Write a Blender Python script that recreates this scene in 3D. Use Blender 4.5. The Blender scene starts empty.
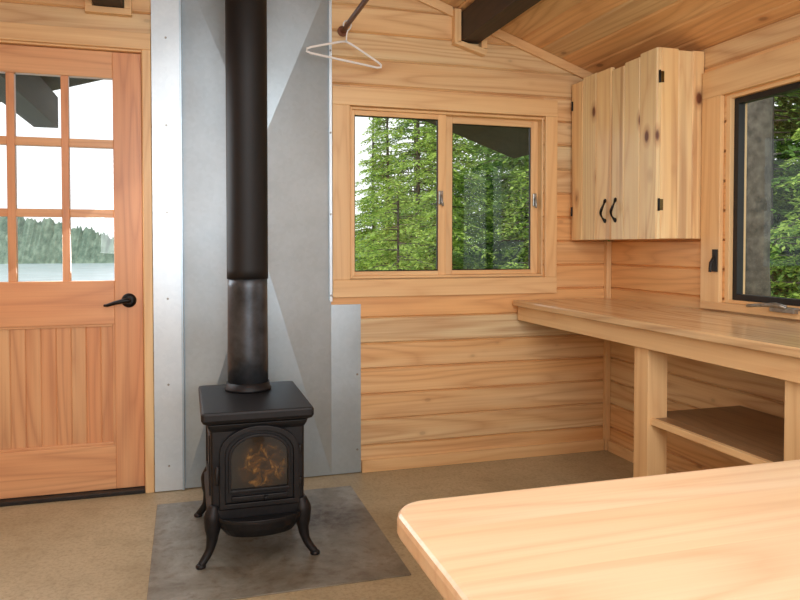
import bpy, math, random
from mathutils import Vector, Matrix
random.seed(7)
S = bpy.context.scene
try:
    S.view_settings.view_transform = 'Standard'
    S.view_settings.look = 'None'
except Exception as e:
    print(e)

def lin(c):
    out = []
    for v in c:
        v = v / 255.0
        out.append(v / 12.92 if v <= 0.04045 else ((v + 0.055) / 1.055) ** 2.4)
    return (out[0], out[1], out[2], 1.0)

# ------------------------------------------------------------------ materials
def base_mat(name):
    m = bpy.data.materials.new(name)
    m.use_nodes = True
    nt = m.node_tree
    nt.nodes.clear()
    out = nt.nodes.new('ShaderNodeOutputMaterial')
    b = nt.nodes.new('ShaderNodeBsdfPrincipled')
    nt.links.new(b.outputs[0], out.inputs[0])
    return m, nt, b, out

def N(nt, t, **kw):
    n = nt.nodes.new(t)
    for k, v in kw.items():
        setattr(n, k, v)
    return n

def mixc(nt, fac, a, b, mode='MIX'):
    n = N(nt, 'ShaderNodeMix', data_type='RGBA', blend_type=mode)
    for sock, val in ((0, fac), (6, a), (7, b)):
        if hasattr(val, 'is_output'):
            nt.links.new(val, n.inputs[sock])
        else:
            n.inputs[sock].default_value = val
    return n.outputs[2]

def mth(nt, op, a, b=None, c=None, clamp=False):
    n = N(nt, 'ShaderNodeMath', operation=op, use_clamp=clamp)
    for i, val in enumerate((a, b, c)):
        if val is None:
            continue
        if hasattr(val, 'is_output'):
            nt.links.new(val, n.inputs[i])
        else:
            n.inputs[i].default_value = val
    return n.outputs[0]

def ramp(nt, fac, stops):
    r = N(nt, 'ShaderNodeValToRGB')
    els = r.color_ramp.elements
    while len(els) < len(stops):
        els.new(0.5)
    for e, (p, c) in zip(els, stops):
        e.position = p
        e.color = c if len(c) == 4 else (*c, 1)
    nt.links.new(fac, r.inputs[0])
    return r.outputs[0]

def noise(nt, vec, scale, detail=3, rough=0.5, dist=0.0):
    n = N(nt, 'ShaderNodeTexNoise')
    n.inputs['Scale'].default_value = scale
    n.inputs['Detail'].default_value = detail
    n.inputs['Roughness'].default_value = rough
    n.inputs['Distortion'].default_value = dist
    nt.links.new(vec, n.inputs['Vector'])
    return n.outputs['Fac']

def wood(name, axis, light, mid, dark, rough=0.45, contrast=0.5, tint=0.5, knots=0.0, strip=None, vary=0.25, rings=11.0, al=0.55, streak=0.7, ks=1.0, sat=0.94):
    m, nt, b, out = base_mat(name)
    tc = N(nt, 'ShaderNodeTexCoord')
    geo = N(nt, 'ShaderNodeNewGeometry')
    rnd = geo.outputs['Random Per Island']
    if strip:
        sep = N(nt, 'ShaderNodeSeparateXYZ')
        nt.links.new(tc.outputs['Object'], sep.inputs[0])
        f = mth(nt, 'FLOOR', mth(nt, 'DIVIDE', sep.outputs[strip[0]], strip[1]))
        wn = N(nt, 'ShaderNodeTexWhiteNoise', noise_dimensions='1D')
        nt.links.new(f, wn.inputs['W'])
        rnd = wn.outputs['Value']
    cmb = N(nt, 'ShaderNodeCombineXYZ')
    nt.links.new(mth(nt, 'MULTIPLY', rnd, 37.0), cmb.inputs[0])
    nt.links.new(mth(nt, 'MULTIPLY', rnd, 91.0), cmb.inputs[1])
    nt.links.new(mth(nt, 'MULTIPLY', rnd, 53.0), cmb.inputs[2])
    add = N(nt, 'ShaderNodeVectorMath', operation='ADD')
    nt.links.new(tc.outputs['Object'], add.inputs[0])
    nt.links.new(cmb.outputs[0], add.inputs[1])
    def mp(al, cr):
        mn = N(nt, 'ShaderNodeMapping')
        s = [cr, cr, cr]
        s[axis] = al
        mn.inputs['Scale'].default_value = s
        nt.links.new(add.outputs[0], mn.inputs[0])
        return mn.outputs[0]
    n1 = noise(nt, mp(al, 6.5), 1.0, 1.5, 0.45, 0.2)
    c = mth(nt, 'PINGPONG', mth(nt, 'MULTIPLY', n1, rings * 2), 1.0)
    c = mth(nt, 'POWER', c, 2.2)
    fib = noise(nt, mp(2.2, 150.0), 1.0, 3, 0.6)
    lo = noise(nt, mp(0.6, 8.0), 1.0, 2, 0.5)
    r2n = N(nt, 'ShaderNodeTexWhiteNoise', noise_dimensions='1D')
    nt.links.new(mth(nt, 'MULTIPLY', rnd, 917.3), r2n.inputs['W'])
    r2 = r2n.outputs['Value']
    t = mth(nt, 'ADD', mth(nt, 'MULTIPLY', r2, tint * 1.3), mth(nt, 'MULTIPLY', mth(nt, 'SUBTRACT', lo, 0.4), 1.6), clamp=True)
    col = mixc(nt, t, lin(light), lin(mid))
    g = mth(nt, 'ADD', mth(nt, 'MULTIPLY', c, contrast * 0.8), mth(nt, 'MULTIPLY', mth(nt, 'SUBTRACT', fib, 0.45), contrast * 1.3), clamp=True)
    col = mixc(nt, g, col, lin(dark))
    if knots > 0:
        v = N(nt, 'ShaderNodeTexVoronoi')
        v.inputs['Scale'].default_value = 1.0
        nt.links.new(mp(3.6, 6.5), v.inputs['Vector'])
        halo = ramp(nt, v.outputs['Distance'], [(0.0, (1, 1, 1)), (0.16 * ks, (1, 1, 1)), (0.28 * ks, (0, 0, 0))])
        col = mixc(nt, mth(nt, 'MULTIPLY', halo, min(1, knots) * 0.45), col, lin((176, 104, 52)))
        k = ramp(nt, v.outputs['Distance'], [(0.0, (1, 1, 1)), (0.09 * ks, (1, 1, 1)), (0.15 * ks, (0, 0, 0))])
        col = mixc(nt, mth(nt, 'MULTIPLY', k, min(1, knots)), col, lin((104, 50, 24)))
        st = noise(nt, mp(0.6, 16.0), 1.0, 1, 0.4, 0.3)
        kk = ramp(nt, st, [(0.60, (0, 0, 0)), (0.66, (1, 1, 1))])
        col = mixc(nt, mth(nt, 'MULTIPLY', kk, min(1, knots * streak)), col, lin((156, 86, 42)))
    vv = mth(nt, 'ADD', mth(nt, 'MULTIPLY', r2, vary), 1.0 - vary * 0.6)
    hs = N(nt, 'ShaderNodeHueSaturation')
    hs.inputs['Saturation'].default_value = sat
    nt.links.new(vv, hs.inputs['Value'])
    nt.links.new(col, hs.inputs['Color'])
    nt.links.new(hs.outputs[0], b.inputs['Base Color'])
    b.inputs['Roughness'].default_value = rough
    bp = N(nt, 'ShaderNodeBump')
    bp.inputs['Strength'].default_value = 0.08
    bp.inputs['Distance'].default_value = 0.003
    nt.links.new(fib, bp.inputs['Height'])
    nt.links.new(bp.outputs[0], b.inputs['Normal'])
    return m

def plain(name, col, rough=0.5, metal=0.0, nscale=20, namp=0.15, coat=0.0):
    m, nt, b, out = base_mat(name)
    tc = N(nt, 'ShaderNodeTexCoord')
    n = noise(nt, tc.outputs['Object'], nscale, 4, 0.6)
    c1 = tuple(min(255, v * (1 + namp)) for v in col)
    c0 = tuple(v * (1 - namp) for v in col)
    nt.links.new(ramp(nt, n, [(0.3, lin(c0)), (0.7, lin(c1))]), b.inputs['Base Color'])
    b.inputs['Roughness'].default_value = rough
    b.inputs['Metallic'].default_value = metal
    b.inputs['Coat Weight'].default_value = coat
    return m

WL, WM, WD = (246, 221, 170), (230, 174, 106), (190, 124, 66)
M_wallX = wood('wall_pine_x', 0, WL, WM, WD, 0.42, 0.55, 0.75, knots=0.22, vary=0.26, streak=0.25, ks=0.5)
M_wallY = wood('wall_pine_y', 1, WL, WM, WD, 0.42, 0.55, 0.75, knots=0.22, vary=0.26, streak=0.25, ks=0.5)
M_ceil = wood('ceiling_pine', 1, (242, 208, 150), (224, 172, 108), (180, 122, 68), 0.5, 0.5, 0.7, knots=0.5, vary=0.26, streak=0.4, ks=0.75)
TL, TM, TD = (244, 206, 148), (230, 180, 116), (200, 138, 80)
M_trimX = wood('trim_x', 0, TL, TM, TD, 0.4, 0.4, 0.4, vary=0.12)
M_trimY = wood('trim_y', 1, TL, TM, TD, 0.4, 0.4, 0.4, vary=0.12)
M_trimZ = wood('trim_z', 2, TL, TM, TD, 0.4, 0.4, 0.4, vary=0.12)
M_doorZ = wood('door_fir_z', 2, (240, 188, 132), (218, 150, 96), (176, 104, 60), 0.35, 0.5, 0.8, vary=0.18)
M_doorX = wood('door_fir_x', 0, (240, 188, 132), (218, 150, 96), (176, 104, 60), 0.35, 0.45, 0.5, vary=0.10)
M_cabZ = wood('cabinet_pine', 2, (250, 226, 172), (242, 200, 134), (206, 142, 82), 0.38, 0.4, 0.5, knots=0.95, vary=0.14, streak=0.45, ks=0.85)
M_count = wood('counter_wood', 1, (232, 200, 150), (212, 170, 116), (164, 114, 70), 0.2, 0.6, 0.3, strip=(0, 0.14), vary=0.08)
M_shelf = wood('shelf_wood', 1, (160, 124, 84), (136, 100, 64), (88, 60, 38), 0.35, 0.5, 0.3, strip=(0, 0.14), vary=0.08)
M_table = wood('table_wood', 0, (248, 220, 182), (240, 204, 158), (218, 168, 118), 0.28, 0.5, 0.5, strip=(1, 0.16), vary=0.05, rings=7, sat=0.9)
M_beam = wood('beam_dark', 1, (62, 46, 36), (44, 32, 25), (24, 17, 13), 0.6, 0.5, 0.3)
M_black = plain('black_iron', (23, 23, 26), 0.5, 0.3, 60, 0.2)
M_hard = plain('black_hardware', (20, 18, 17), 0.35, 0.6, 60, 0.2)
M_pipeU = plain('pipe_black', (13, 13, 15), 0.6, 0.1, 30, 0.15)
M_pipeL = plain('pipe_grey', (68, 72, 77), 0.38, 0.6, 9, 0.3)
M_nickel = plain('nickel', (150, 148, 142), 0.3, 0.8, 40, 0.1)
M_brass = plain('antique_brass', (96, 76, 40), 0.35, 0.8, 40, 0.2)
M_white = plain('white_plastic', (244, 244, 244), 0.4, 0.0, 10, 0.02)
M_rod = plain('rod_wood', (112, 66, 38), 0.5, 0.0, 30, 0.2)
M_frameblk = plain('window_black_frame', (30, 28, 27), 0.45, 0.2, 30, 0.1)
M_roof = plain('roof_dark', (60, 50, 42), 0.8, 0, 8, 0.2)
M_thresh = plain('threshold_dark', (34, 30, 28), 0.5, 0.3, 20, 0.2)

# galvanised
def galv(name, c0, c1, metal, r0, bump=0.0):
    m, nt, b, out = base_mat(name)
    tc = N(nt, 'ShaderNodeTexCoord')
    v = N(nt, 'ShaderNodeTexVoronoi')
    v.inputs['Scale'].default_value = 60
    nt.links.new(tc.outputs['Object'], v.inputs['Vector'])
    sp = N(nt, 'ShaderNodeSeparateColor')
    nt.links.new(v.outputs['Color'], sp.inputs[0])
    n = noise(nt, tc.outputs['Object'], 2.0, 4, 0.55, 0.3)
    f = mth(nt, 'ADD', mth(nt, 'MULTIPLY', sp.outputs[0], 0.10), mth(nt, 'MULTIPLY', n, 0.9))
    nt.links.new(ramp(nt, f, [(0.25, lin(c0)), (0.75, lin(c1))]), b.inputs['Base Color'])
    b.inputs['Metallic'].default_value = metal
    nt.links.new(mth(nt, 'ADD', mth(nt, 'MULTIPLY', n, 0.12), r0), b.inputs['Roughness'])
    if bump:
        n2 = noise(nt, tc.outputs['Object'], 2.2, 1, 0.4, 0.0)
        bp = N(nt, 'ShaderNodeBump')
        bp.inputs['Strength'].default_value = 1.0
        bp.inputs['Distance'].default_value = bump
        nt.links.new(n2, bp.inputs['Height'])
        nt.links.new(bp.outputs[0], b.inputs['Normal'])
    return m
M_galv = galv('galvanised_steel', (160, 176, 186), (184, 200, 210), 0.72, 0.30, 0.008)
M_galv2 = galv('galvanised_flashing', (192, 204, 212), (216, 226, 232), 0.5, 0.30, 0.004)

def floor_mat():
    m, nt, b, out = base_mat('floor_board')
    tc = N(nt, 'ShaderNodeTexCoord')
    n = noise(nt, tc.outputs['Object'], 2.2, 5, 0.6, 0.3)
    n2 = noise(nt, tc.outputs['Object'], 70, 3, 0.7)
    n3 = noise(nt, tc.outputs['Object'], 14, 6, 0.7)
    c = ramp(nt, n, [(0.3, lin((166, 150, 118))), (0.7, lin((194, 178, 146)))])
    c = mixc(nt, mth(nt, 'MULTIPLY', ramp(nt, n2, [(0.45, (0, 0, 0)), (0.75, (1, 1, 1))]), 0.5), c, lin((116, 98, 70)))
    c = mixc(nt, mth(nt, 'MULTIPLY', ramp(nt, n3, [(0.50, (0, 0, 0)), (0.72, (1, 1, 1))]), 0.4), c, lin((132, 114, 84)))
    nt.links.new(c, b.inputs['Base Color'])
    b.inputs['Roughness'].default_value = 0.5
    return m
M_floor = floor_mat()

def pad_mat():
    m, nt, b, out = base_mat('hearth_steel')
    tc = N(nt, 'ShaderNodeTexCoord')
    n = noise(nt, tc.outputs['Object'], 4.0, 8, 0.7, 0.6)
    n2 = noise(nt, tc.outputs['Object'], 22, 6, 0.7, 0.2)
    c = ramp(nt, n, [(0.3, lin((104, 98, 86))), (0.5, lin((134, 130, 118))), (0.7, lin((160, 157, 147)))])
    c = mixc(nt, mth(nt, 'MULTIPLY', ramp(nt, n2, [(0.50, (0, 0, 0)), (0.68, (1, 1, 1))]), 0.55), c, lin((96, 74, 54)))
    gm = N(nt, 'ShaderNodeVectorMath', operation='DISTANCE')
    nt.links.new(tc.outputs['Object'], gm.inputs[0])
    gm.inputs[1].default_value = (0.56, 2.95, 0.0)
    dark_spot = ramp(nt, gm.outputs['Value'], [(0.06, (1, 1, 1)), (0.24, (0, 0, 0))])  # round dark brown patch right of the stove, broken up by noise
    dark_spot = mth(nt, 'MULTIPLY', dark_spot, ramp(nt, n2, [(0.3, (0.3, 0.3, 0.3)), (0.6, (1, 1, 1))]))
    c = mixc(nt, mth(nt, 'MULTIPLY', dark_spot, 0.8), c, lin((58, 38, 26)))
    nt.links.new(c, b.inputs['Base Color'])
    b.inputs['Metallic'].default_value = 0.25
    b.inputs['Roughness'].default_value = 0.45
    return m
M_pad = pad_mat()

def glass_mat(name, refl=0.05):
    m = bpy.data.materials.new(name)
    m.use_nodes = True
    nt = m.node_tree
    nt.nodes.clear()
    out = nt.nodes.new('ShaderNodeOutputMaterial')
    t = nt.nodes.new('ShaderNodeBsdfTransparent')
    t.inputs[0].default_value = (0.95, 0.97, 0.96, 1)
    g = nt.nodes.new('ShaderNodeBsdfGlossy')
    g.inputs['Roughness'].default_value = 0.02
    mx = nt.nodes.new('ShaderNodeMixShader')
    mx.inputs[0].default_value = refl
    nt.links.new(t.outputs[0], mx.inputs[1])
    nt.links.new(g.outputs[0], mx.inputs[2])
    nt.links.new(mx.outputs[0], out.inputs[0])
    return m
M_glass = glass_mat('window_glass', 0.04)

def fire_glass():
    m, nt, b, out = base_mat('stove_glass')
    tc = N(nt, 'ShaderNodeTexCoord')
    n = noise(nt, tc.outputs['Object'], 30, 6, 0.65, 0.8)
    gm = N(nt, 'ShaderNodeVectorMath', operation='DISTANCE')
    nt.links.new(tc.outputs['Object'], gm.inputs[0])
    gm.inputs[1].default_value = (0.262, 2.61, 0.345)
    gl = ramp(nt, gm.outputs['Value'], [(0.02, (1, 1, 1)), (0.095, (0, 0, 0))])
    c = ramp(nt, n, [(0.38, lin((26, 18, 10))), (0.55, lin((92, 62, 26))), (0.70, lin((176, 128, 58)))])
    c = mixc(nt, gl, lin((22, 18, 13)), c)
    nt.links.new(c, b.inputs['Base Color'])
    nt.links.new(c, b.inputs['Emission Color'])
    b.inputs['Emission Strength'].default_value = 0.12
    b.inputs['Roughness'].default_value = 0.12
    b.inputs['Coat Weight'].default_value = 0.6
    return m
M_fglass = fire_glass()

def leaf_mat(name, a, bcol):
    m, nt, b, out = base_mat(name)
    geo = N(nt, 'ShaderNodeNewGeometry')
    c = ramp(nt, geo.outputs['Random Per Island'], [(0.0, lin(a)), (1.0, lin(bcol))])
    nt.links.new(c, b.inputs['Base Color'])
    b.inputs['Roughness'].default_value = 0.6
    tr = nt.nodes.new('ShaderNodeBsdfTranslucent')
    nt.links.new(c, tr.inputs[0])
    mx = nt.nodes.new('ShaderNodeMixShader')
    mx.inputs[0].default_value = 0.45
    nt.links.new(b.outputs[0], mx.inputs[1])
    nt.links.new(tr.outputs[0], mx.inputs[2])
    nt.links.new(mx.outputs[0], out.inputs[0])
    return m
M_leaf1 = leaf_mat('needles_green', (80, 120, 40), (184, 210, 100))
M_leaf2 = leaf_mat('needles_dark', (50, 84, 38), (128, 164, 78))
M_bark = plain('bark', (74, 70, 62), 0.9, 0, 14, 0.4)
M_ground = plain('forest_floor', (104, 120, 60), 0.95, 0, 3, 0.4)
M_water = plain('lake_water', (170, 184, 190), 0.2, 0, 0.3, 0.05)

def hill_mat():
    m, nt, b, out = base_mat('hill_forest')
    tc = N(nt, 'ShaderNodeTexCoord')
    mn = N(nt, 'ShaderNodeMapping')
    mn.inputs['Scale'].default_value = (1.0, 0.15, 0.8)
    nt.links.new(tc.outputs['Object'], mn.inputs[0])
    n = noise(nt, mn.outputs[0], 0.9, 6, 0.65, 0.1)
    c = ramp(nt, n, [(0.3, lin((66, 86, 74))), (0.5, lin((94, 114, 98))), (0.72, lin((130, 146, 128)))])  # forest greens with distance haze mixed into the colour
    nt.links.new(c, b.inputs['Base Color'])
    b.inputs['Roughness'].default_value = 0.95
    return m
M_hill = hill_mat()

# ------------------------------------------------------------------ mesh builder
class B:
    def __init__(s):
        s.v = []; s.f = []; s.m = []; s.sm = []; s.mats = []
    def mi(s, mat):
        if mat not in s.mats:
            s.mats.append(mat)
        return s.mats.index(mat)
    def add(s, verts, faces, mat, smooth=False):
        o = len(s.v); k = s.mi(mat)
        s.v += [tuple(p) for p in verts]
        for f in faces:
            s.f.append(tuple(i + o for i in f)); s.m.append(k); s.sm.append(smooth)
    def box(s, x0, x1, y0, y1, z0, z1, mat, M=None):
        vs = [(x0, y0, z0), (x1, y0, z0), (x1, y1, z0), (x0, y1, z0), (x0, y0, z1), (x1, y0, z1), (x1, y1, z1), (x0, y1, z1)]
        if M is not None:
            vs = [M @ Vector(p) for p in vs]
        s.add(vs, [(0, 3, 2, 1), (4, 5, 6, 7), (0, 1, 5, 4), (1, 2, 6, 5), (2, 3, 7, 6), (3, 0, 4, 7)], mat)
    def prism(s, poly, ax, c0, c1, mat, smooth=False):
        def P(a, b, c):
            return {0: (c, a, b), 1: (a, c, b), 2: (a, b, c)}[ax]
        n = len(poly)
        vs = [P(a, b, c0) for a, b in poly] + [P(a, b, c1) for a, b in poly]
        s.add(vs, [tuple(range(n))[::-1], tuple(range(n, 2 * n))], mat)
        o = len(s.v) - 2 * n
        k = s.mi(mat)
        for i in range(n):
            j = (i + 1) % n
            s.f.append((o + i, o + j, o + n + j, o + n + i)); s.m.append(k); s.sm.append(smooth)
    def ringpr(s, outer, inner, ax, c0, c1, mat):
        def P(a, b, c):
            return {0: (c, a, b), 1: (a, c, b), 2: (a, b, c)}[ax]
        n = len(outer)
        vs = [P(a, b, c0) for a, b in outer] + [P(a, b, c0) for a, b in inner] + [P(a, b, c1) for a, b in outer] + [P(a, b, c1) for a, b in inner]
        fs = []
        for i in range(n):
            j = (i + 1) % n
            fs += [(i, j, n + j, n + i), (2 * n + j, 2 * n + i, 3 * n + i, 3 * n + j), (j, i, 2 * n + i, 2 * n + j), (n + i, n + j, 3 * n + j, 3 * n + i)]
        s.add(vs, fs, mat)
    def tube(s, pts, rad, mat, n=10, flat=1.0, up=None):
        pts = [Vector(p) for p in pts]
        if not hasattr(rad, '__len__'):
            rad = [rad] * len(pts)
        vs = []; fs = []
        prev = None
        for i, p in enumerate(pts):
            t = (pts[min(i + 1, len(pts) - 1)] - pts[max(i - 1, 0)]).normalized()
            if prev is None:
                a = Vector(up) if up else (Vector((0, 0, 1)) if abs(t.z) < 0.9 else Vector((1, 0, 0)))
            else:
                a = prev
            a = (a - t * a.dot(t)).normalized()
            prev = a
            bb = t.cross(a)
            for k in range(n):
                an = 2 * math.pi * k / n
                vs.append(p + a * math.cos(an) * rad[i] + bb * math.sin(an) * rad[i] * flat)
        for i in range(len(pts) - 1):
            for k in range(n):
                l = (k + 1) % n
                fs.append((i * n + k, i * n + l, (i + 1) * n + l, (i + 1) * n + k))
        s.add(vs, fs, mat, True)
        o = len(s.v) - len(vs); kk = s.mi(mat)
        s.f.append(tuple(o + k for k in range(n))[::-1]); s.m.append(kk); s.sm.append(False)
        s.f.append(tuple(o + (len(pts) - 1) * n + k for k in range(n))); s.m.append(kk); s.sm.append(False)
    def done(s, name, bevel=0.0, seg=2):
        me = bpy.data.meshes.new(name)
        me.from_pydata(s.v, [], s.f)
        for mt in s.mats:
            me.materials.append(mt)
        me.polygons.foreach_set('material_index', s.m)
        me.polygons.foreach_set('use_smooth', s.sm)
        me.update()
        import bmesh
        if len(s.f) < 30000:
            bm = bmesh.new(); bm.from_mesh(me)
            bmesh.ops.recalc_face_normals(bm, faces=bm.faces)
            bm.to_mesh(me); bm.free()
        ob = bpy.data.objects.new(name, me)
        S.collection.objects.link(ob)
        if bevel > 0:
            md = ob.modifiers.new('bevel', 'BEVEL')
            md.width = bevel; md.segments = seg; md.limit_method = 'ANGLE'; md.angle_limit = math.radians(50)
        return ob

def smooth_pts(P, R, sub=4):
    out = []; rad = []
    Pv = [Vector(p) for p in P]
    n = len(Pv)
    for i in range(n - 1):
        p0, p1, p2, p3 = Pv[max(i - 1, 0)], Pv[i], Pv[i + 1], Pv[min(i + 2, n - 1)]
        for k in range(sub):
            t = k / sub
            out.append(0.5 * ((2 * p1) + (p2 - p0) * t + (2 * p0 - 5 * p1 + 4 * p2 - p3) * t * t + (3 * p1 - p0 - 3 * p2 + p3) * t ** 3))
            s = t * t * (3 - 2 * t)
            rad.append(R[i] * (1 - s) + R[i + 1] * s)
    out.append(Pv[-1]); rad.append(R[-1])
    return out, rad

# ------------------------------------------------------------------ room dims
XL, XR, YB, YF = -1.30, 2.27, 3.5, -1.7
RX = 0.5
def x_at_right(z):
    return XR - (z - 2.05) / 0.348
def x_at_left(z):
    return RX - (2.666 - z) / 0.30

def board(bd, q, front, back, mapf, mat, ch=0.006, dp=None):
    (a0, b0), (a1, b1), (a2, b2), (a3, b3) = q
    d = 1 if back > front else -1
    dp = ch if dp is None else dp
    vs = [mapf(a0, b0 + ch, front), mapf(a1, b1 + ch, front), mapf(a2, b2 - ch * 0.8, front), mapf(a3, b3 - ch * 0.8, front),
          mapf(a0, b0, front + d * dp), mapf(a1, b1, front + d * dp), mapf(a2, b2, front + d * dp), mapf(a3, b3, front + d * dp),
          mapf(a0, b0, back), mapf(a1, b1, back), mapf(a2, b2, back), mapf(a3, b3, back)]
    fs = [(0, 1, 2, 3), (4, 5, 1, 0), (3, 2, 6, 7), (8, 9, 5, 4), (7, 6, 10, 11), (11, 10, 9, 8), (0, 3, 7, 4), (1, 5, 6, 2), (4, 7, 11, 8), (5, 9, 10, 6)]
    bd.add(vs, fs, mat)

def wall(name, a_lo, a_hi, top, openings, front, back, mapf, mat, gable=False, h=0.13):
    bd = B()
    z = 0.0
    while z < top - 0.005:
        z1 = min(z + h, top)
        pieces = [(a_lo, a_hi, z, z1)]
        for (oa, ob_, oz0, oz1) in openings:
            new = []
            for (p0, p1, q0, q1) in pieces:
                if q1 <= oz0 + 1e-4 or q0 >= oz1 - 1e-4 or p1 <= oa or p0 >= ob_:
                    new.append((p0, p1, q0, q1)); continue
                if p0 < oa: new.append((p0, oa, q0, q1))
                if p1 > ob_: new.append((ob_, p1, q0, q1))
                if q0 < oz0 - 1e-4: new.append((max(p0, oa), min(p1, ob_), q0, oz0))
                if q1 > oz1 + 1e-4: new.append((max(p0, oa), min(p1, ob_), oz1, q1))
            pieces = new
        for (p0, p1, q0, q1) in pieces:
            ch, dp = (0.001, 0.001) if q1 - q0 < 0.024 else (0.008, 0.012)
            if gable:
                l0 = max(p0, x_at_left(q0)); r0 = min(p1, x_at_right(q0))
                l1 = max(p0, x_at_left(q1)); r1 = min(p1, x_at_right(q1))
                if l0 >= r0: continue
                if l1 >= r1: l1 = r1 = (l1 + r1) / 2
                board(bd, [(l0, q0), (r0, q0), (r1, q1), (l1, q1)], front, back, mapf, mat, ch, dp)
            else:
                board(bd, [(p0, q0), (p1, q0), (p1, q1), (p0, q1)], front, back, mapf, mat, ch, dp)
        z = z1
    return bd.done(name)

mapBack = lambda a, b, c: (a, c, b)
mapSide = lambda a, b, c: (c, a, b)
DOOR = (-1.085, -0.172, 0.0, 2.045)
WIN = (0.79, 1.862, 0.98, 1.838)
WIN2 = (1.20, 2.60, 0.895, 1.80)
wall('wall_back', XL, XR, 2.60, [DOOR, WIN], YB, YB + 0.1, mapBack, M_wallX, gable=True)
wall('wall_right', YF, YB, 2.045, [WIN2], XR, XR + 0.09, mapSide, M_wallY)
wall('wall_left', YF, YB, 2.12, [], XL, XL - 0.09, mapSide, M_wallY)
wall('wall_front', XL, XR, 2.60, [(-0.7, 1.7, 0.9, 2.0)], YF, YF - 0.1, mapBack, M_wallX, gable=True)

b = B(); b.box(XL - 0.1, XR + 0.1, YF - 0.1, YB + 0.1, -0.12, 0.0, M_floor); b.done('floor')

# ceiling planks running front-to-back
b = B()
def plank(xa, xb, f):
    ch = 0.007; y0, y1 = YF - 0.1, YB + 0.1
    za, zb = f(xa), f(xb)
    sx = 1 if xb > xa else -1
    poly = [(xa, za + ch), (xa + sx * ch, za + (zb - za) * 0.06), (xb - sx * ch, zb - (zb - za) * 0.06), (xb, zb + ch), (xb, zb + 0.025), (xa, za + 0.025)]
    b.prism(poly, 1, y0, y1, M_ceil)
fr = lambda x: 2.05 + (XR - x) * 0.348
fl = lambda x: 2.666 - 0.30 * (RX - x)
w = 0.122
x = RX
while x < XR + 0.05:
    plank(x, x + w, fr); x += w
x = RX
while x > XL - 0.05:
    plank(x, x - w, fl); x -= w
b.done('ceiling')
b = B()
b.prism([(RX, 2.70), (XR + 0.5, fr(XR + 0.5) + 0.03), (XR + 0.5, fr(XR + 0.5) + 0.10), (RX, 2.77)], 1, YF - 0.45, YB + 2.25, M_roof)
b.prism([(RX, 2.70), (RX, 2.77), (XL - 0.4, fl(XL - 0.4) + 0.10), (XL - 0.4, fl(XL - 0.4) + 0.03)], 1, YF - 0.45, YB + 2.25, M_roof)
b.done('roof')

# dark beams
b = B(); b.box(1.37, 1.475, YF + 0.005, YB - 0.003, 2.20, 2.35, M_beam); b.done('ceiling_beam', 0.004)
b = B(); b.box(-0.385, -0.26, YF + 0.005, YB - 0.003, 2.215, 2.43, M_beam); b.done('ceiling_beam', 0.004)
b = B(); b.box(-1.02, -0.86, YB + 0.12, YB + 2.1, 1.98, 2.20, M_beam); b.done('porch_beam', 0.004)

# trim
b = B()
def rake(x0, x1, f, w=0.05, t=0.02):
    b.prism([(x0, f(x0) - w), (x1, f(x1) - w), (x1, f(x1) - 0.001), (x0, f(x0) - 0.001)], 1, YB - t, YB - 0.001, M_trimX)
rake(0.55, 1.33, fr); rake(1.51, XR - 0.004, fr)
b.prism([(1.325, 2.185), (1.50, 2.135), (1.515, 2.165), (1.36, 2.20)], 1, YB - 0.045, YB - 0.001, M_trimX)
b.box(1.33, 1.366, YB - 0.045, YB - 0.001, 2.19, fr(1.37) - 0.003, M_trimZ)
b.box(1.479, 1.51, YB - 0.045, YB - 0.001, 2.17, fr(1.51) - 0.003, M_trimZ)
b.done('trim_1', 0.002)
b = B()
b.box(-0.42, -0.225, YB - 0.04, YB - 0.001, 2.185, 2.213, M_trimX)
b.box(-0.42, -0.389, YB - 0.04, YB - 0.001, 2.213, 2.37, M_trimZ)
b.box(-0.256, -0.225, YB - 0.04, YB - 0.001, 2.213, 2.42, M_trimZ)
b.done('trim_2', 0.002)
b = B(); b.box(XR - 0.03, XR - 0.001, YB - 0.03, YB - 0.001, 0.0, 1.17, M_trimZ); b.done('trim_3', 0.002)
b = B(); b.box(0.845, XR - 0.035, YB - 0.022, YB - 0.001, 0.0, 0.06, M_trimX); b.done('baseboard_back', 0.002)
b = B(); b.box(XR - 0.022, XR - 0.001, YF + 0.01, 3.46, 0.0, 0.06, M_trimY); b.done('baseboard_right', 0.002)

# ------------------------------------------------------------------ door
b = B()
y0, y1 = YB + 0.025, YB + 0.068
dx0, dx1 = -1.066, -0.190
b.box(dx0, -0.942, y0, y1, 0.02, 2.03, M_doorZ)
b.box(-0.314, dx1, y0, y1, 0.02, 2.03, M_doorZ)
b.box(-0.942, -0.314, y0, y1, 1.91, 2.03, M_doorX)
b.box(-0.942, -0.314, y0, y1, 0.785, 0.985, M_doorX)
b.box(-0.942, -0.314, y0, y1, 0.02, 0.225, M_doorX)
cols = [(-0.942, -0.753), (-0.719, -0.532), (-0.500, -0.314)]
rows = [(0.985, 1.275), (1.311, 1.592), (1.630, 1.910)]
b.box(-0.753, -0.719, y0 + 0.004, y1 - 0.004, 0.985, 1.91, M_doorZ)
b.box(-0.532, -0.500, y0 + 0.004, y1 - 0.004, 0.985, 1.91, M_doorZ)
for (c0, c1) in cols:
    b.box(c0, c1, y0 + 0.006, y1 - 0.006, 1.275, 1.311, M_doorX)
    b.box(c0, c1, y0 + 0.006, y1 - 0.006, 1.592, 1.630, M_doorX)
px = -0.942
nP = 10; pw = (0.942 - 0.314) / nP
for i in range(nP):
    board(b, [(0.225, px + i * pw), (0.785, px + i * pw), (0.785, px + (i + 1) * pw), (0.225, px + (i + 1) * pw)], y0 + 0.014, y1 - 0.01,
          lambda a, bb, c: (bb, c, a), M_doorZ, 0.004)
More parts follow.
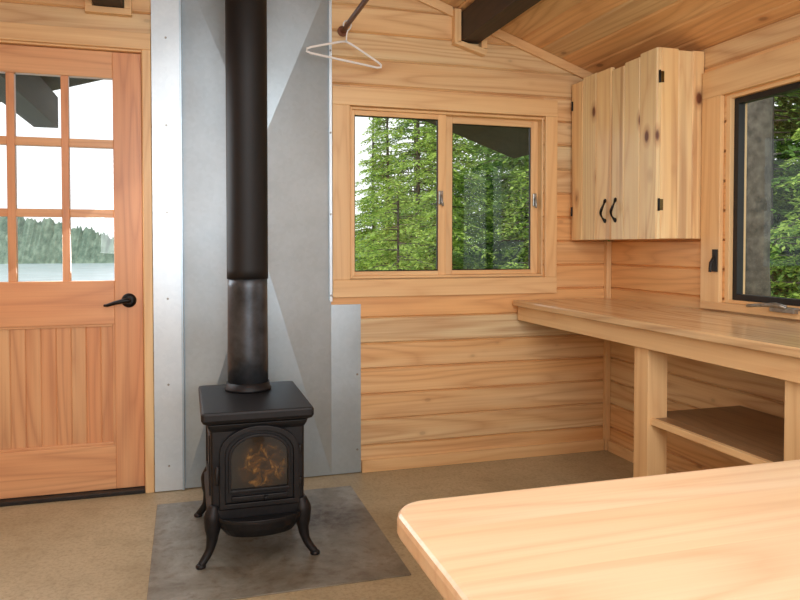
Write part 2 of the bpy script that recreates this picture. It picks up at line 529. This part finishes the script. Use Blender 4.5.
for (u0, u1, v0, v1) in [(-0.942, -0.930, 0.225, 0.785), (-0.326, -0.314, 0.225, 0.785)]:
    b.box(u0, u1, y0 + 0.004, y0 + 0.02, v0, v1, M_doorZ)
b.box(-0.93, -0.326, y0 + 0.004, y0 + 0.02, 0.225, 0.237, M_doorX)
b.box(-0.93, -0.326, y0 + 0.004, y0 + 0.02, 0.773, 0.785, M_doorX)
for (c0, c1) in cols:
    for (r0, r1) in rows:
        b.add([(c0, y0 + 0.02, r0), (c1, y0 + 0.02, r0), (c1, y0 + 0.02, r1), (c0, y0 + 0.02, r1)], [(0, 1, 2, 3)], M_glass)
b.box(-1.085, -1.068, YB, YB + 0.1, 0.0, 2.045, M_trimZ)
b.box(-0.188, -0.172, YB, YB + 0.1, 0.0, 2.045, M_trimZ)
b.box(-1.068, -0.188, YB, YB + 0.1, 2.032, 2.045, M_trimX)
b.box(-1.155, -1.072, YB - 0.02, YB - 0.001, 0.0, 2.04, M_trimZ)
b.box(-0.184, -0.146, YB - 0.02, YB - 0.001, 0.0, 2.04, M_trimZ)
b.box(-1.155, -0.146, YB - 0.02, YB - 0.001, 2.04, 2.115, M_trimX)
b.box(-1.068, -0.188, YB - 0.02, YB + 0.08, 0.0, 0.018, M_thresh)
hx, hz = -0.252, 0.893
ys = y0
b.tube([(hx, ys, hz), (hx, ys - 0.006, hz), (hx, ys - 0.012, hz), (hx, ys - 0.016, hz)], [0.033, 0.033, 0.028, 0.018], M_hard, 24)
b.tube([(hx, ys - 0.012, hz), (hx, ys - 0.05, hz)], 0.011, M_hard, 14)
b.tube([(hx + 0.008, ys - 0.048, hz + 0.002), (hx - 0.02, ys - 0.052, hz + 0.001), (hx - 0.06, ys - 0.054, hz - 0.008), (hx - 0.09, ys - 0.05, hz - 0.018), (hx - 0.105, ys - 0.046, hz - 0.018)],
       [0.012, 0.011, 0.009, 0.0075, 0.005], M_hard, 12)
b.done('door_1', 0.0025)

# ------------------------------------------------------------------ back window
b = B()
ox0, ox1, oz0, oz1 = 0.697, 1.935, 0.888, 1.93
ix0, ix1, iz0, iz1 = 0.785, 1.865, 0.975, 1.842
yf = YB - 0.022
b.box(ox0, ox1, yf, YB - 0.001, iz1, oz1, M_trimX)
b.box(ox0, ox1, yf, YB - 0.001, oz0, iz0, M_trimX)
b.box(ox0, ix0, yf, YB - 0.001, iz0, iz1, M_trimZ)
b.box(ix1, ox1, yf, YB - 0.001, iz0, iz1, M_trimZ)
def sash(x0, x1, z0, z1, gx0, gx1, gz0, gz1, ya, yb):
    b.box(x0, gx0, ya, yb, z0, z1, M_trimZ); b.box(gx1, x1, ya, yb, z0, z1, M_trimZ)
    b.box(gx0, gx1, ya, yb, gz1, z1, M_trimX); b.box(gx0, gx1, ya, yb, z0, gz0, M_trimX)
    t = 0.005
    for (a0, a1, c0, c1) in [(gx0, gx0 + t, gz0, gz1), (gx1 - t, gx1, gz0, gz1), (gx0 + t, gx1 - t, gz0, gz0 + t), (gx0 + t, gx1 - t, gz1 - t, gz1)]:
        b.box(a0, a1, ya + 0.008, yb - 0.01, c0, c1, M_frameblk)
    ym = (ya + yb) / 2
    b.add([(gx0, ym, gz0), (gx1, ym, gz0), (gx1, ym, gz1), (gx0, ym, gz1)], [(0, 1, 2, 3)], M_glass)
b.box(0.79, 0.80, YB - 0.001, YB + 0.1, 0.98, 1.838, M_trimZ); b.box(1.852, 1.862, YB - 0.001, YB + 0.1, 0.98, 1.838, M_trimZ)
b.box(0.80, 1.852, YB - 0.001, YB + 0.1, 0.98, 0.992, M_trimX); b.box(0.80, 1.852, YB - 0.001, YB + 0.1, 1.826, 1.838, M_trimX)
sash(0.80, 1.305, 0.992, 1.826, 0.816, 1.262, 1.015, 1.800, YB + 0.012, YB + 0.042)
sash(1.30, 1.852, 0.992, 1.826, 1.352, 1.812, 1.015, 1.790, YB + 0.045, YB + 0.075)
b.box(1.262, 1.285, YB + 0.000, YB + 0.013, 1.36, 1.43, M_nickel)
b.tube([(1.274, YB - 0.004, 1.41), (1.274, YB - 0.012, 1.375), (1.28, YB - 0.012, 1.35)], 0.006, M_nickel, 8)
b.box(1.820, 1.840, YB + 0.034, YB + 0.046, 1.36, 1.43, M_nickel)
b.tube([(1.830, YB + 0.03, 1.41), (1.830, YB + 0.022, 1.375), (1.830, YB + 0.022, 1.35)], 0.006, M_nickel, 8)
b.done('window_1', 0.0025)

# ------------------------------------------------------------------ right window
b = B()
oy0, oy1, oz0, oz1 = 1.10, 2.728, 0.862, 1.925
iy0, iy1, iz0, iz1 = 1.205, 2.61, 0.895, 1.805
xf = XR - 0.022
b.box(xf, XR - 0.001, oy0, oy1, iz1, oz1, M_trimY)
b.box(xf, XR - 0.001, oy0, oy1, oz0, iz0, M_trimY)
b.box(xf, XR - 0.001, oy0, iy0, iz0, iz1, M_trimZ)
b.box(xf, XR - 0.001, iy1, oy1, iz0, iz1, M_trimZ)
b.box(XR, XR + 0.09, 2.575, 2.60, 0.895, 1.80, M_trimZ)
b.box(XR, XR + 0.09, 1.20, 1.22, 0.895, 1.80, M_trimZ)
b.box(XR, XR + 0.09, 1.22, 2.575, 0.895, 0.91, M_trimY)
b.box(XR, XR + 0.09, 1.22, 2.575, 1.785, 1.80, M_trimY)
def sash2(ya, yb):
    z0, z1 = 0.91, 1.785
    t = 0.026; xa, xb = XR + 0.02, XR + 0.055
    b.box(xa, xb, ya, ya + t, z0, z1, M_frameblk); b.box(xa, xb, yb - t, yb, z0, z1, M_frameblk)
    b.box(xa, xb, ya + t, yb - t, z0, z0 + t, M_frameblk); b.box(xa, xb, ya + t, yb - t, z1 - t, z1, M_frameblk)
    xm = (xa + xb) / 2
    b.add([(xm, ya + t, z0 + t), (xm, yb - t, z0 + t), (xm, yb - t, z1 - t), (xm, ya + t, z1 - t)], [(0, 1, 2, 3)], M_glass)
sash2(1.22, 1.88); sash2(1.90, 2.575)
b.box(XR + 0.015, XR + 0.06, 1.88, 1.90, 0.91, 1.785, M_frameblk)
b.box(XR - 0.034, XR - 0.022, 2.615, 2.64, 1.03, 1.13, M_frameblk)
b.tube([(XR - 0.03, 2.627, 1.10), (XR - 0.055, 2.622, 1.07), (XR - 0.06, 2.62, 1.03)], 0.007, M_frameblk, 8)
b.box(XR - 0.045, XR - 0.004, 2.18, 2.30, 0.885, 0.905, M_nickel)
b.tube([(XR - 0.04, 2.22, 0.905), (XR - 0.06, 2.25, 0.915), (XR - 0.07, 2.33, 0.908), (XR - 0.06, 2.40, 0.90)], [0.009, 0.009, 0.007, 0.007], M_nickel, 8)
b.done('window_2', 0.002)

# ------------------------------------------------------------------ galvanised heat shield (cross-broken sheet)
b = B()
yw = YB - 0.003; yr = YB - 0.070; ye = YB - 0.014
L, R_, T, Bo, St, Rl = -0.011, 0.690, 2.45, 0.004, 0.852, 0.84
vs = [(L, ye, Bo), (R_, ye, Bo), (R_, ye, T), (L, ye, T), (0.34, yr, 1.15), (0.34, yr, 1.61), (Rl, ye, Bo), (Rl, ye, St), (R_, ye, St)]
fs = [(0, 1, 4), (1, 8, 4), (8, 2, 5, 4), (2, 3, 5), (3, 0, 4, 5), (1, 6, 7, 8)]
b.add(vs, fs, M_galv)
edge = [(L, Bo), (Rl, Bo), (Rl, St), (R_, St), (R_, T), (L, T)]
ev = [(p[0], ye, p[1]) for p in edge] + [(p[0], yw, p[1]) for p in edge]
b.add(ev, [(i, (i + 1) % 6, 6 + (i + 1) % 6, 6 + i) for i in range(6)] + [(11, 10, 9, 8, 7, 6)], M_galv)
b.box(0.680, 0.693, YB - 0.030, YB - 0.015, 0.87, T, M_galv2)
b.box(-0.143, -0.013, YB - 0.026, YB - 0.004, 0.004, 2.42, M_galv2)
b.box(-0.021, -0.012, YB - 0.034, YB - 0.026, 0.004, 2.42, M_galv)
for z in (0.12, 0.5, 0.9, 1.3, 1.7, 2.1):
    b.tube([(-0.08, YB - 0.024, z), (-0.08, YB - 0.031, z)], [0.006, 0.004], M_nickel, 10)
    xx, yy = (0.6865, YB - 0.029) if z > 0.88 else (0.822, YB - 0.013)
    b.tube([(xx, yy, z), (xx, yy - 0.006, z)], [0.006, 0.004], M_nickel, 10)
b.done('heat_shield')

b = B(); b.box(-0.128, 0.745, 2.345, 3.30, 0.0, 0.005, M_pad); b.done('hearth_pad', 0.001)

# ------------------------------------------------------------------ stove
b = B()
Zp = 0.0055
def rrect(x0, x1, y0, y1, r, n=6):
    out = []
    for (cx, cy, a) in [(x1 - r, y1 - r, 0), (x0 + r, y1 - r, 90), (x0 + r, y0 + r, 180), (x1 - r, y0 + r, 270)]:
        for i in range(n + 1):
            t = math.radians(a + 90 * i / n)
            out.append((cx + r * math.cos(t), cy + r * math.sin(t)))
    return out
def loft(layers, mat):
    n = len(layers[0][0]); vs = []; fs = []
    for poly, z in layers:
        vs += [(p[0], p[1], z) for p in poly]
    for i in range(len(layers) - 1):
        for k in range(n):
            l = (k + 1) % n
            fs.append((i * n + k, i * n + l, (i + 1) * n + l, (i + 1) * n + k))
    fs.append(tuple(range(n))[::-1]); fs.append(tuple((len(layers) - 1) * n + k for k in range(n)))
    b.add(vs, fs, mat)
SX0, SX1 = 0.048, 0.448
def rr(i, r=0.010):
    return rrect(SX0 + i, SX1 - i, 2.585 + i, 3.125 - i, r)
loft([(rr(0.022), 0.508), (rr(0.006), 0.517), (rr(0.0, 0.012), 0.528), (rr(0.0, 0.012), 0.548), (rr(0.003), 0.554), (rr(0.010), 0.556)], M_black)
loft([(rr(0.034, 0.012), 0.160), (rr(0.020, 0.012), 0.168), (rr(0.020, 0.012), 0.200), (rr(0.034, 0.010), 0.212), (rr(0.032, 0.010), 0.48), (rr(0.024, 0.010), 0.495), (rr(0.020, 0.010), 0.508)], M_black)
for sx, xx in ((-1, SX0 + 0.033), (1, SX1 - 0.033)):
    xa, xb = (xx - 0.006, xx + 0.004) if sx < 0 else (xx - 0.004, xx + 0.006)
    o = [(2.66, 0.24), (3.05, 0.24), (3.05, 0.46), (2.66, 0.46)]
    i_ = [(2.685, 0.262), (3.025, 0.262), (3.025, 0.438), (2.685, 0.438)]
    b.ringpr(o, i_, 0, xa, xb, M_black)
cx = 0.252
def arch(hw, z0, zs, zt, n=14):
    pts = [(cx - hw, z0), (cx + hw, z0)]
    for i in range(n + 1):
        t = math.pi * i / n
        pts.append((cx + hw * math.cos(t), zs + (zt - zs) * math.sin(t)))
    return pts
yfb = 2.617
b.ringpr(arch(0.142, 0.205, 0.405, 0.498), arch(0.122, 0.222, 0.396, 0.480), 1, yfb - 0.018, yfb + 0.004, M_black)
b.ringpr(arch(0.122, 0.222, 0.396, 0.480), arch(0.103, 0.268, 0.387, 0.462), 1, yfb - 0.009, yfb + 0.004, M_black)
b.ringpr(arch(0.111, 0.260, 0.390, 0.469), arch(0.101, 0.270, 0.385, 0.459), 1, yfb - 0.020, yfb - 0.008, M_black)
b.prism(arch(0.104, 0.266, 0.387, 0.463), 1, yfb - 0.006, yfb + 0.001, M_fglass)
b.box(cx - 0.10, cx + 0.10, yfb - 0.022, yfb - 0.004, 0.232, 0.248, M_black)
b.tube([(cx + 0.02, yfb - 0.02, 0.240), (cx + 0.02, yfb - 0.04, 0.240)], 0.007, M_black, 10)
lip = [(cx + 0.150 * math.cos(math.pi + math.pi * i / 16), 2.612 + 0.080 * math.sin(math.pi + math.pi * i / 16)) for i in range(17)] + [(cx + 0.150, 2.64), (cx - 0.150, 2.64)]
def sc(poly, k):
    return [(cx + (p[0] - cx) * k, 2.64 + (p[1] - 2.64) * k) for p in poly]
loft([(sc(lip, 0.80), 0.112), (sc(lip, 0.94), 0.140), (sc(lip, 1.0), 0.165), (sc(lip, 1.0), 0.178), (sc(lip, 0.95), 0.178), (sc(lip, 0.93), 0.168)], M_black)
loft([(rrect(cx - 0.12, cx + 0.12, 2.66, 3.0, 0.02), 0.10), (rrect(cx - 0.13, cx + 0.13, 2.64, 3.02, 0.02), 0.165)], M_black)
for zz in (0.28, 0.40):
    b.tube([(cx + 0.146, yfb - 0.012, zz - 0.018), (cx + 0.146, yfb - 0.012, zz + 0.018)], 0.008, M_black, 10)
b.tube([(cx - 0.149, yfb + 0.004, 0.345), (cx - 0.149, yfb - 0.035, 0.345)], 0.007, M_black, 10)
b.tube([(cx - 0.149, yfb - 0.033, 0.365), (cx - 0.152, yfb - 0.038, 0.335), (cx - 0.152, yfb - 0.038, 0.300)], [0.006, 0.009, 0.007], M_black, 10)
for (lx, ly, sx, sy) in [(0.096, 2.632, -1, -1), (0.400, 2.632, 1, -1), (0.096, 3.078, -1, 1), (0.400, 3.078, 1, 1)]:
    P = [(0.004, 0.004, 0.215), (0.010, 0.010, 0.175), (0.010, 0.010, 0.140), (0.012, 0.012, 0.098), (0.022, 0.016, 0.058), (0.042, 0.024, 0.026), (0.054, 0.030, 0.014)]
    R = [0.020, 0.031, 0.029, 0.020, 0.015, 0.014, 0.012]
    pp, rad = smooth_pts([(lx + sx * p[0], ly + sy * p[1], p[2]) for p in P], R)
    b.tube(pp, rad, M_black, 14)
    fx_, fy_ = lx + sx * 0.052, ly + sy * 0.029
    b.tube([(fx_, fy_, Zp), (fx_, fy_, 0.014), (fx_, fy_, 0.020)], [0.018, 0.018, 0.012], M_black, 14)
b.done('wood_stove', 0.0025)

# flue pipe
b = B()
fx, fy = 0.243, 2.985
def lathe(prof, mat, n=48):
    b.tube([(fx, fy, z) for z, r in prof], [r for z, r in prof], mat, n)
lathe([(0.557, 0.094), (0.567, 0.094), (0.572, 0.088), (0.590, 0.086)], M_black)
lathe([(0.585, 0.082), (0.70, 0.082), (0.98, 0.080), (1.02, 0.080)], M_pipeL)
lathe([(1.012, 0.083), (1.05, 0.083), (1.8, 0.083), (2.60, 0.083)], M_pipeU)
lathe([(2.565, 0.13), (2.57, 0.13), (2.575, 0.09)], M_pipeU)
b.done('stovepipe')

# ------------------------------------------------------------------ upper cabinet
b = B()
cx0, cx1, cy0, cy1, cz0, cz1 = 2.040, XR - 0.003, 2.738, YB - 0.024, 1.18, 2.030
t = 0.018
b.box(cx0, cx1, cy0 + t, cy1, cz0, cz0 + t, M_cabZ)
b.box(cx0, cx1, cy0 + t, cy1, cz1 - 0.04, cz1 - 0.022, M_cabZ)
b.box(cx0, cx1, cy1 - t, cy1, cz0 + t, cz1 - 0.04, M_cabZ)
b.box(cx1 - 0.012, cx1, cy0 + t, cy1 - t, cz0 + t, cz1 - 0.04, M_cabZ)
pts = [cx0, cx0 + 0.090, cx0 + 0.166, cx1]
for i in range(3):
    top = [cz1, cz1 - 0.006, cz1 - 0.002][i]
    board(b, [(cz0 - 0.002, pts[i]), (top, pts[i]), (top, pts[i + 1]), (cz0 - 0.002, pts[i + 1])], cy0, cy0 + t, lambda a, bb, c: (bb, c, a), M_cabZ, 0.003)
ds = [cy0 + 0.002, 3.100]; de = [3.095, cy1]
for k in range(2):
    wds = [0.0, 0.36, 0.7, 1.0]
    for i in range(3):
        a0 = ds[k] + (de[k] - ds[k]) * wds[i]; a1 = ds[k] + (de[k] - ds[k]) * wds[i + 1]
        top = cz1 - [0.0, 0.012, 0.022, 0.004, 0.0, 0.012][k * 3 + i]
        board(b, [(cz0 - 0.004, a0), (top, a0), (top, a1), (cz0 - 0.004, a1)], cx0 - 0.022, cx0 - 0.001, lambda a, bb, c: (c, bb, a), M_cabZ, 0.005)
for yy in (3.055, 3.145):
    P = []
    for i in range(13):
        tt = i / 12
        P.append((cx0 - 0.024 - 0.022 * math.sin(math.pi * tt), yy + 0.008 * math.sin(2 * math.pi * tt), 1.27 + 0.10 * tt))
    b.tube(P, [0.008, 0.006, 0.004, 0.005, 0.006, 0.007, 0.0075, 0.007, 0.006, 0.005, 0.004, 0.006, 0.008], M_hard, 8)
    for zz in (1.27, 1.37):
        b.tube([(cx0 - 0.022, yy, zz), (cx0 - 0.028, yy, zz)], [0.012, 0.009], M_hard, 10)
for zz in (1.90, 1.33):
    b.box(cx0 - 0.004, cx0 + 0.012, cy0 - 0.003, cy0 + 0.001, zz - 0.025, zz + 0.025, M_brass)
    b.tube([(cx0 - 0.012, cy0 - 0.004, zz - 0.028), (cx0 - 0.012, cy0 - 0.004, zz + 0.028)], 0.005, M_hard, 8)
    b.tube([(cx0 - 0.026, cy1 - 0.012, zz - 0.025), (cx0 - 0.026, cy1 - 0.012, zz + 0.025)], 0.005, M_hard, 8)
b.done('wall_cabinet', 0.0015)

# ------------------------------------------------------------------ counter with shelf
b = B()
ye0, ye1 = 0.35, YB - 0.024
zt = 0.855
prof = [(1.672, zt - 0.026), (1.672, zt - 0.006), (1.678, zt), (XR - 0.024, zt), (XR - 0.024, zt - 0.03), (1.676, zt - 0.03)]
b.prism(prof, 1, ye0, ye1, M_count)
b.box(1.700, 1.724, ye0 + 0.02, ye1, 0.748, zt - 0.031, M_trimY)
for (pa, pb) in ((2.383, 2.473), (1.63, 1.72), (0.40, 0.49)):
    b.box(1.725, 1.815, pa, pb, 0.0, zt - 0.031, M_trimZ)
    b.box(1.815, XR - 0.024, pa + 0.03, pb - 0.03, zt - 0.10, zt - 0.031, M_trimX)
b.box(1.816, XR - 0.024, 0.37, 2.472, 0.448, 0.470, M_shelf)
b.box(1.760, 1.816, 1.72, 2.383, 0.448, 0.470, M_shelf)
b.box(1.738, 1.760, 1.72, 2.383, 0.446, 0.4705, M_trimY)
b.done('kitchen_counter', 0.002)

# ------------------------------------------------------------------ table
b = B()
tx0, tx1, ty0, ty1 = 0.306, 1.50, 0.22, 1.088
def tr(i, r): return rrect(tx0 + i, tx1 - i, ty0 + i, ty1 - i, r, 10)
layers = [(tr(0.010, 0.05), 0.700), (tr(0.003, 0.057), 0.703), (tr(0.0, 0.06), 0.710), (tr(0.0, 0.06), 0.728), (tr(0.002, 0.058), 0.735), (tr(0.006, 0.054), 0.739), (tr(0.012, 0.048), 0.740)]
loft(layers, M_table)
for (lx, ly) in ((0.37, 0.30), (1.36, 0.30), (0.37, 0.94), (1.36, 0.94)):
    b.prism([(lx, ly), (lx + 0.065, ly), (lx + 0.065, ly + 0.065), (lx, ly + 0.065)], 2, 0.0, 0.701, M_trimZ)
b.box(0.435, 1.36, 0.325, 0.347, 0.62, 0.701, M_trimX); b.box(0.435, 1.36, 0.958, 0.98, 0.62, 0.701, M_trimX)
b.box(0.39, 0.412, 0.365, 0.94, 0.62, 0.701, M_trimY); b.box(1.383, 1.405, 0.365, 0.94, 0.62, 0.701, M_trimY)
b.done('dining_table')

# ------------------------------------------------------------------ rod and hanger
b = B()
rz = 2.205; rx = 0.752
b.tube([(rx, YB - 0.003, rz), (rx, YB - 0.012, rz)], 0.026, M_rod, 16)
b.tube([(rx, YB - 0.01, rz), (rx, 2.0, rz)], 0.012, M_rod, 12)
b.tube([(rx, 2.1, rz), (rx, 2.1, fr(rx) - 0.004)], 0.008, M_rod, 10)
b.done('closet_rod')
b = B()
hy = 3.38
ca, sa = math.cos(math.radians(-5)), math.sin(math.radians(-5))
def hp(u, v):
    return (rx + u * ca - v * sa, hy + u * 0.18, rz + u * sa + v * ca)
hook = [(-0.020, -0.012), (-0.021, 0.002), (-0.014, 0.014), (0.0, 0.018), (0.013, 0.014), (0.019, 0.0), (0.014, -0.016), (0.003, -0.03), (0.0, -0.045), (0.0, -0.085)]
b.tube([hp(*p) for p in hook], 0.0035, M_white, 8)
body = [(0.0, -0.082), (-0.03, -0.090), (-0.10, -0.117), (-0.170, -0.145), (-0.190, -0.156), (-0.190, -0.168), (-0.170, -0.173), (0.0, -0.173), (0.170, -0.173), (0.190, -0.168), (0.190, -0.156), (0.170, -0.145), (0.10, -0.117), (0.03, -0.090), (0.0, -0.082)]
b.tube([hp(*p) for p in body], 0.0055, M_white, 8)
b.done('clothes_hanger')

# ------------------------------------------------------------------ outside
b = B()
b.prism([(-8, -8), (60, -8), (60, 60), (6, 60), (2.6, 14), (0.2, 8.5), (-8, 7)], 2, -4.0, -0.30, M_ground)
b.done('forest_ground')
b = B()
b.add([(-400, -400, -2.5), (400, -400, -2.5), (400, 400, -2.5), (-400, 400, -2.5)], [(0, 1, 2, 3)], M_water); b.done('lake_water')
b = B()
nn = 1200; rows_h = 8
vs = []
jag = [random.uniform(-0.45, 0.45) for _ in range(nn + 1)]
for i in range(nn + 1):
    xx = -150 + 300 * i / nn
    hgt = 4.9 - 2.0 * math.sin((xx + 22) * 0.13) + 0.35 * math.sin(xx * 0.9) + 0.25 * math.sin(xx * 2.3 + 1)
    for k in range(rows_h):
        u = k / (rows_h - 1)
        vs.append((xx, 152 + 10 * u + (random.uniform(-.3, .3) if 0 < k < rows_h - 1 else 0), -3.0 + (hgt + 3) * u + jag[i] * u))
fs = []
for i in range(nn):
    for k in range(rows_h - 1):
        fs.append((i * rows_h + k, (i + 1) * rows_h + k, (i + 1) * rows_h + k + 1, i * rows_h + k + 1))
b.add(vs, fs, M_hill, True); b.done('distant_hills')

def tree_mesh(name, seed, height, rad, tr_r, leafmat, nb=85, low=0.4, ls=1.0):
    rng = random.Random(seed)
    b = B()
    b.tube([(0, 0, -0.2), (0.02, 0, height * 0.3), (-0.03, 0.02, height * 0.65), (0, 0, height)], [tr_r * 1.15, tr_r * 0.9, tr_r * 0.55, 0.02], M_bark, 12)
    for i in range(nb):
        tt = (i + rng.random()) / nb
        z = low + (height - low) * tt ** 1.1
        Lb = rad * (1 - (z / height) ** 1.3) * rng.uniform(0.65, 1.1) + 0.15
        az = rng.uniform(0, 2 * math.pi)
        dx, dy = math.cos(az), math.sin(az)
        sx_, sy_ = -dy, dx
        droop = rng.uniform(0.15, 0.45)
        def pt(t):
            return Vector((dx * Lb * t, dy * Lb * t, z + Lb * (0.12 * t - droop * t * t)))
        b.tube([pt(0), pt(0.5), pt(1.0)], [0.014, 0.008, 0.003], M_bark, 5)
        nodes = max(6, int(Lb * 11))
        for j in range(nodes):
            t = 0.12 + 0.88 * (j + rng.random() * 0.6) / nodes
            p = pt(t)
            tl = Lb * 0.34 * (1.05 - t) + 0.10
            for s in (-1, 1):
                d = Vector((sx_ * s + dx * 0.7, sy_ * s + dy * 0.7, rng.uniform(-0.35, 0.05))).normalized()
                nl = max(3, int(tl / 0.045))
                for q in range(nl):
                    c = p + d * (tl * (q + 0.5) / nl) + Vector((0, 0, -0.10 * ((q + .5) / nl) ** 2)) + Vector((rng.uniform(-.012, .012), rng.uniform(-.012, .012), rng.uniform(-.012, .012)))
                    ld = (d + Vector((rng.uniform(-.9, .9), rng.uniform(-.9, .9), rng.uniform(-.6, .3)))).normalized()
                    wv = ld.cross(Vector((rng.uniform(-.7, .7), rng.uniform(-.7, .7), 1))).normalized() * rng.uniform(0.012, 0.022) * ls
                    ll = ld * rng.uniform(0.040, 0.07) * ls
                    b.add([c - ll * 0.3 - wv * 0.4, c + ll * 0.3 - wv, c + ll, c + ll * 0.3 + wv], [(0, 1, 2, 3)], leafmat)
    me = bpy.data.meshes.new(name)
    me.from_pydata(b.v, [], b.f)
    for mt in b.mats: me.materials.append(mt)
    me.polygons.foreach_set('material_index', b.m)
    me.update()
    return me
tA = tree_mesh('conifer_a', 1, 6.0, 1.7, 0.07, M_leaf1, 120, 0.1, 1.4)
tB = tree_mesh('conifer_b', 2, 7.5, 2.0, 0.11, M_leaf2, 110, 0.4, 1.5)
tC = tree_mesh('conifer_c', 3, 3.2, 1.2, 0.035, M_leaf1, 70, 0.0, 1.1)
def put(me, x, y, rot, s=1.0, sz=None):
    o = bpy.data.objects.new('conifer_tree', me)
    o.location = (x, y, -0.3); o.rotation_euler = (0, 0, rot); o.scale = (s, s, sz or s)
    S.collection.objects.link(o)
rng = random.Random(5)
for (me, x, y, s) in [(tA, 2.9, 7.9, 0.62), (tB, 4.6, 8.4, 1.0), (tC, 2.05, 6.9, 0.62), (tC, 3.7, 7.2, 0.75), (tA, 3.4, 10.4, 0.75), (tA, 6.0, 11.0, 1.0), (tB, 7.2, 13.0, 1.1),
                      (tA, 4.2, 15.0, 0.8), (tA, 6.4, 17, 1.2), (tB, 9.0, 18, 1.3), (tA, 5.2, 20, 0.9), (tB, 7.5, 23, 1.2), (tA, 10.5, 24, 1.5), (tA, 12.5, 21, 1.4),
                      (tC, 5.6, 5.3, 0.8), (tB, 6.6, 6.9, 0.9), (tA, 7.6, 8.4, 1.0), (tB, 8.4, 7.2, 1.1), (tA, 10.5, 10.6, 1.2), (tB, 12, 12.5, 1.3), (tA, 12.5, 10, 1.3), (tA, 15, 15.5, 1.5), (tB, 15.5, 13, 1.4), (tA, 9.0, 11.5, 1.2)]:
    put(me, x, y, rng.uniform(0, 6.28), s)
b = B()
b.tube([(3.72, 3.96, -0.30), (3.70, 3.95, 1.0), (3.74, 3.97, 3.0), (3.8, 3.97, 6.0)], [0.14, 0.088, 0.080, 0.06], M_bark, 16)
b.done('tree_trunk')

# ------------------------------------------------------------------ light
w_ = bpy.data.worlds.new('overcast'); S.world = w_; w_.use_nodes = True
bg = w_.node_tree.nodes['Background']
tcw = w_.node_tree.nodes.new('ShaderNodeTexCoord')
nw = w_.node_tree.nodes.new('ShaderNodeTexNoise'); nw.inputs['Scale'].default_value = 2.0
w_.node_tree.links.new(tcw.outputs['Generated'], nw.inputs['Vector'])
rw = w_.node_tree.nodes.new('ShaderNodeValToRGB')
rw.color_ramp.elements[0].color = (0.93, 0.96, 1.0, 1); rw.color_ramp.elements[1].color = (1, 1, 1, 1)
w_.node_tree.links.new(nw.outputs['Fac'], rw.inputs[0]); w_.node_tree.links.new(rw.outputs[0], bg.inputs[0])
bg.inputs[1].default_value = 1.45

def area(name, loc, target, sx, sy, e, col=(1, 1, 1)):
    l = bpy.data.lights.new(name, 'AREA'); l.shape = 'RECTANGLE'; l.size = sx; l.size_y = sy; l.energy = e; l.color = col
    o = bpy.data.objects.new(name, l); o.location = loc
    d = Vector(target) - Vector(loc)
    o.rotation_euler = d.to_track_quat('-Z', 'Y').to_euler()
    S.collection.objects.link(o)
area('rear_fill_light', (0.3, -1.55, 1.6), (0.8, 3.5, 1.0), 2.4, 1.1, 74, (0.92, 0.96, 1.0))  # added fill lamp behind the camera, brightens the whole room
area('door_daylight', (-0.63, 3.42, 1.45), (0.3, 0.0, 0.3), 0.6, 0.9, 11, (0.88, 0.95, 1.0))
area('overhead_fill_light', (0.4, 0.9, 2.3), (0.7, 1.8, 0.0), 1.4, 1.4, 19, (0.95, 0.98, 1.0))  # added downward fill lamp, stands in for light bounced off the ceiling
sn = bpy.data.lights.new('sun', 'SUN'); sn.energy = 3.0; sn.angle = math.radians(12)
so = bpy.data.objects.new('sun', sn); so.rotation_euler = Vector((0.55, 0.35, -0.8)).to_track_quat('-Z', 'Y').to_euler()
S.collection.objects.link(so)

# ------------------------------------------------------------------ camera
cd = bpy.data.cameras.new('camera'); cam = bpy.data.objects.new('camera', cd)
S.collection.objects.link(cam)
cam.location = (0, 0, 1.15)
cam.rotation_euler = (math.radians(90 - 1.46), 0, math.radians(-16.7))
cd.sensor_width = 36; cd.lens = 36 * 715 / 800; cd.shift_y = -37 / 800
cd.clip_start = 0.02; cd.clip_end = 1000
S.camera = cam
